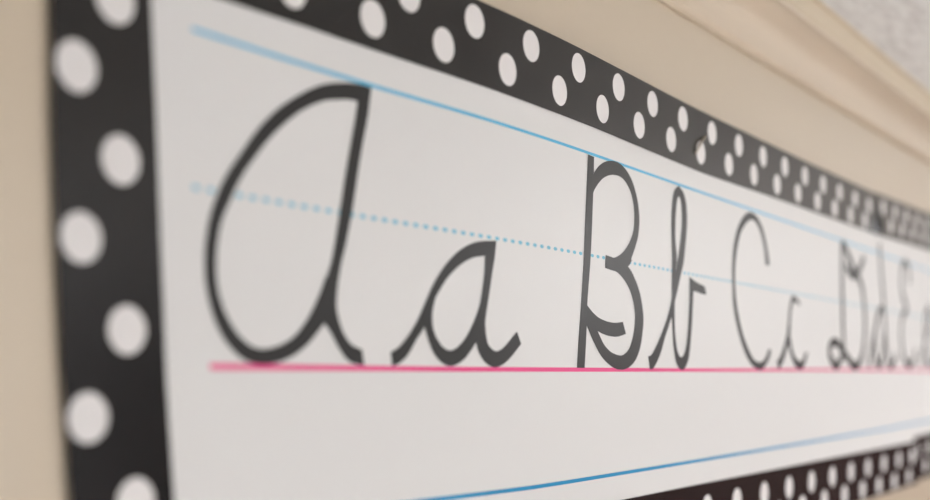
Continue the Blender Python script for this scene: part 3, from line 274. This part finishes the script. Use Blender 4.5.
UP = [519.3, 582.9, 648.1, 713.4, 778.1, 840.7, 903.3, 969.8, 1037.3, 1105.0, 1172.3, 1240.5, 1308.6, 1376, 1443.5, 1511.4]
LO = [425.9, 488.3, 551.6, 619.6, 685.9, 751.1, 814.9, 878.2, 943.3, 1011.3, 1078.9, 1147.6, 1216.4, 1287.1, 1355.5, 1423.4, 1491.2]
UP = [391, 455] + UP; LO = [361] + LO
J1 = 1552.0
top_in = lerp([(330, 176.5), (381, 177.6), (440, 178.9), (600, 179.9), (740, 179.9), (943, 177.6), (1200, 180.8), (1580, 185.0)])
top_out = lerp([(330, 232.0), (700, 232.8), (927, 231.8), (1270, 234.0), (1580, 238.5)])
tv = lerp([(330, 0), (720, 0), (960, -1.3), (1330, -1.1), (1552, .3)])
def curl1(u, v):                                   # the loose end of the strip lifts off the sheet near its lower corner
    t = max(0.0, (u - (J1 - 15))/15.0); k = min(1, max(0.0, (228 - v)/30.0))
    return .0006 + .0009*t + .007*t*t*k
dots = [(u, 218.2 + tv(u), 10.3, 10.4) for u in UP] + [(u, 196.2 + tv(u), 10.3, 10.4) for u in LO]
border(rng(330, J1 - 40, 12) + rng(J1 - 37, J1, 3.0), top_in, top_out, curl1, dots, 'black border strip with white dots along the top edge of the alphabet chart')
t2in = lerp([(1560, 184.5), (1882, 193.0), (2600, 204)]); t2out = lerp([(1560, 240.0), (1882, 250.5), (2600, 268)])
dots = []
for k in range(15):
    u = 1586 + 67*k
    if u > 2580: break
    m = (t2in(u) + t2out(u))/2
    dots += [(u, m + 11.2, 10.3, 10.4), (u - 24, m - 11.2, 10.3, 10.4)]
border(rng(1546, U_END, 12), t2in, t2out, lambda u, v: .0005, dots, 'farther white-dotted black border strip running on past the joint along the top')

lo_in = lerp([(330, -93), (781, -97.4), (1758, -102.4)]); lo_out = lerp([(330, -156), (1233, -161.5), (1784, -166)])
BU = [959.1, 1033.1, 1109.4, 1187.3, 1266.0, 1347.0, 1427.4, 1507.4, 1590, 1675, 1757]
BL = [1233.2, 1314.6, 1398.0, 1481.5, 1564, 1649, 1738]
bd = [(u, -121.0 - 2.2*(u - 959)/716, 11.6, 11.9) for u in [380, 455, 528, 600, 671, 742, 814, 887] + BU]
bd += [(u, -146.2 - 5.8*min(1, (u - 1233)/416), 11.6, 11.9) for u in [416, 491, 565, 640, 712, 784, 855, 928, 1000, 1076, 1154] + BL]
def curl2(u, v):
    t = max(0.0, (u - 1740)/44.0); return .0004 + .002*t*t
border(rng(330, 1784, 12), lo_out, lo_in, curl2, bd, 'black border strip with white dots along the bottom edge of the alphabet chart')
b2in = lerp([(1770, -96.0), (1882, -94.0), (2600, -86)]); b2out = lerp([(1770, -161), (1882, -163), (2600, -166)])
dots = []
for k in range(10):
    u = 1793 + 80*k
    m = (b2in(u) + b2out(u))/2
    dots += [(u, m + 12.2, 11.6, 11.9), (u + 56, m - 15, 11.6, 11.9)]
border(rng(1768, U_END, 12), b2out, b2in, lambda u, v: .0004, dots, 'farther white-dotted black border strip running on past the joint along the bottom')

# the upright strip at the left end: built along v, its two long edges lean a little
out_e = lerp([(-57.6, 294.5), (0, 290.0), (50, 287.2), (100, 285.3), (160, 284.3)]); in_e = lerp([(-57.6, 348.8), (-3, 344.4), (55, 341.4), (108, 339.0), (166, 335.8)])
bm = bmesh.new(); OFF, TH = .0009, .0003
vs_ = rng(-172, 240, 8); F_, B_ = [], []
for v in vs_:
    a, b = out_e(v), in_e(v)
    F_.append([bm.verts.new(wall_pt(a + (b - a)*k/4, v, OFF + TH)) for k in range(5)])
    B_.append([bm.verts.new(wall_pt(a + (b - a)*k/4, v, OFF)) for k in range(5)])
for i in range(len(vs_) - 1):
    for k in range(4):
        bm.faces.new((F_[i][k], F_[i][k+1], F_[i+1][k+1], F_[i+1][k]))
        bm.faces.new((B_[i][k], B_[i+1][k], B_[i+1][k+1], B_[i][k+1])).material_index = 2
    bm.faces.new((F_[i][0], F_[i+1][0], B_[i+1][0], B_[i][0])).material_index = 2
    bm.faces.new((F_[i][4], B_[i][4], B_[i+1][4], F_[i+1][4])).material_index = 2
for r in (0, -1):
    for k in range(4):
        bm.faces.new((F_[r][k], B_[r][k], B_[r][k+1], F_[r][k+1])).material_index = 2
for u, v in ((317.0, 161.4), (297.5, 128.2), (319.9, 92.7), (299.7, 57.2), (323.3, 19.4), (303.2, -18.1), (327.9, -55.7),
             (308.5, -93), (333, -130), (295.6, 200), (316, 232)):
    disc(bm, u - .5, v - .7, 10.2, 10.7, lambda a, b: OFF + TH + .0001, mi=1)
o = obj('border_strip', bm, ['black', 'dot', 'edge'], smooth=True); recentre(o)
tag(o, 'upright black border strip with large white dots at the left end of the chart', 'border strip', GROUP)

# the bent staple in the top strip
cu = bpy.data.curves.new('staple', 'CURVE'); cu.dimensions = '3D'; cu.bevel_depth = .0009; cu.bevel_resolution = 3; cu.use_fill_caps = True
sp = cu.splines.new('POLY'); sp.points.add(len(STAPLE) - 1)
for p, (u, v, off) in zip(sp.points, STAPLE): p.co = (*wall_pt(u, v, off/1000 + .0008), 1)
tmp = bpy.data.objects.new('staple_path', cu); C.objects.link(tmp)
bpy.context.view_layer.update()
me = bpy.data.meshes.new_from_object(tmp.evaluated_get(bpy.context.evaluated_depsgraph_get()))
bpy.data.objects.remove(tmp); me.materials.clear(); me.materials.append(M['steel'])
o = bpy.data.objects.new('staple', me); C.objects.link(o); recentre(o)
tag(o, 'small bent metal staple across a white dot on the top border strip', 'staple')

# ---------------------------------------------------------------- camera
cam = bpy.data.cameras.new('camera'); co = bpy.data.objects.new('camera', cam); C.objects.link(co)
th = math.radians(34.27114)
fwd = Vector((math.cos(th), math.sin(th), 0)); up = Vector((0, 0, 1)); right = fwd.cross(up)
R = Matrix((right, up, -fwd)).transposed()
roll = Matrix.Rotation(ALPHA, 3, 'Y')              # levelled with the chart, which hangs one degree down to the right
R = roll @ R
co.matrix_world = Matrix.Translation((0, -HALF, CAM_Z)) @ R.to_4x4()
cam.sensor_width = 36; cam.lens = 36*1130/930; cam.shift_y = 123/930; cam.clip_start = .01
cam.dof.use_dof = True; cam.dof.focus_distance = .825; cam.dof.aperture_fstop = 2.8; cam.dof.aperture_blades = 0
bpy.context.scene.camera = co

w = bpy.data.worlds.new('world'); bpy.context.scene.world = w; w.use_nodes = True
w.node_tree.nodes['Background'].inputs[0].default_value = (.5, .55, .6, 1); w.node_tree.nodes['Background'].inputs[1].default_value = .2
vs = bpy.context.scene.view_settings
vs.view_transform = 'Standard'; vs.look = 'None'; vs.gamma = 1; vs.use_curve_mapping = False; vs.exposure = 0.90
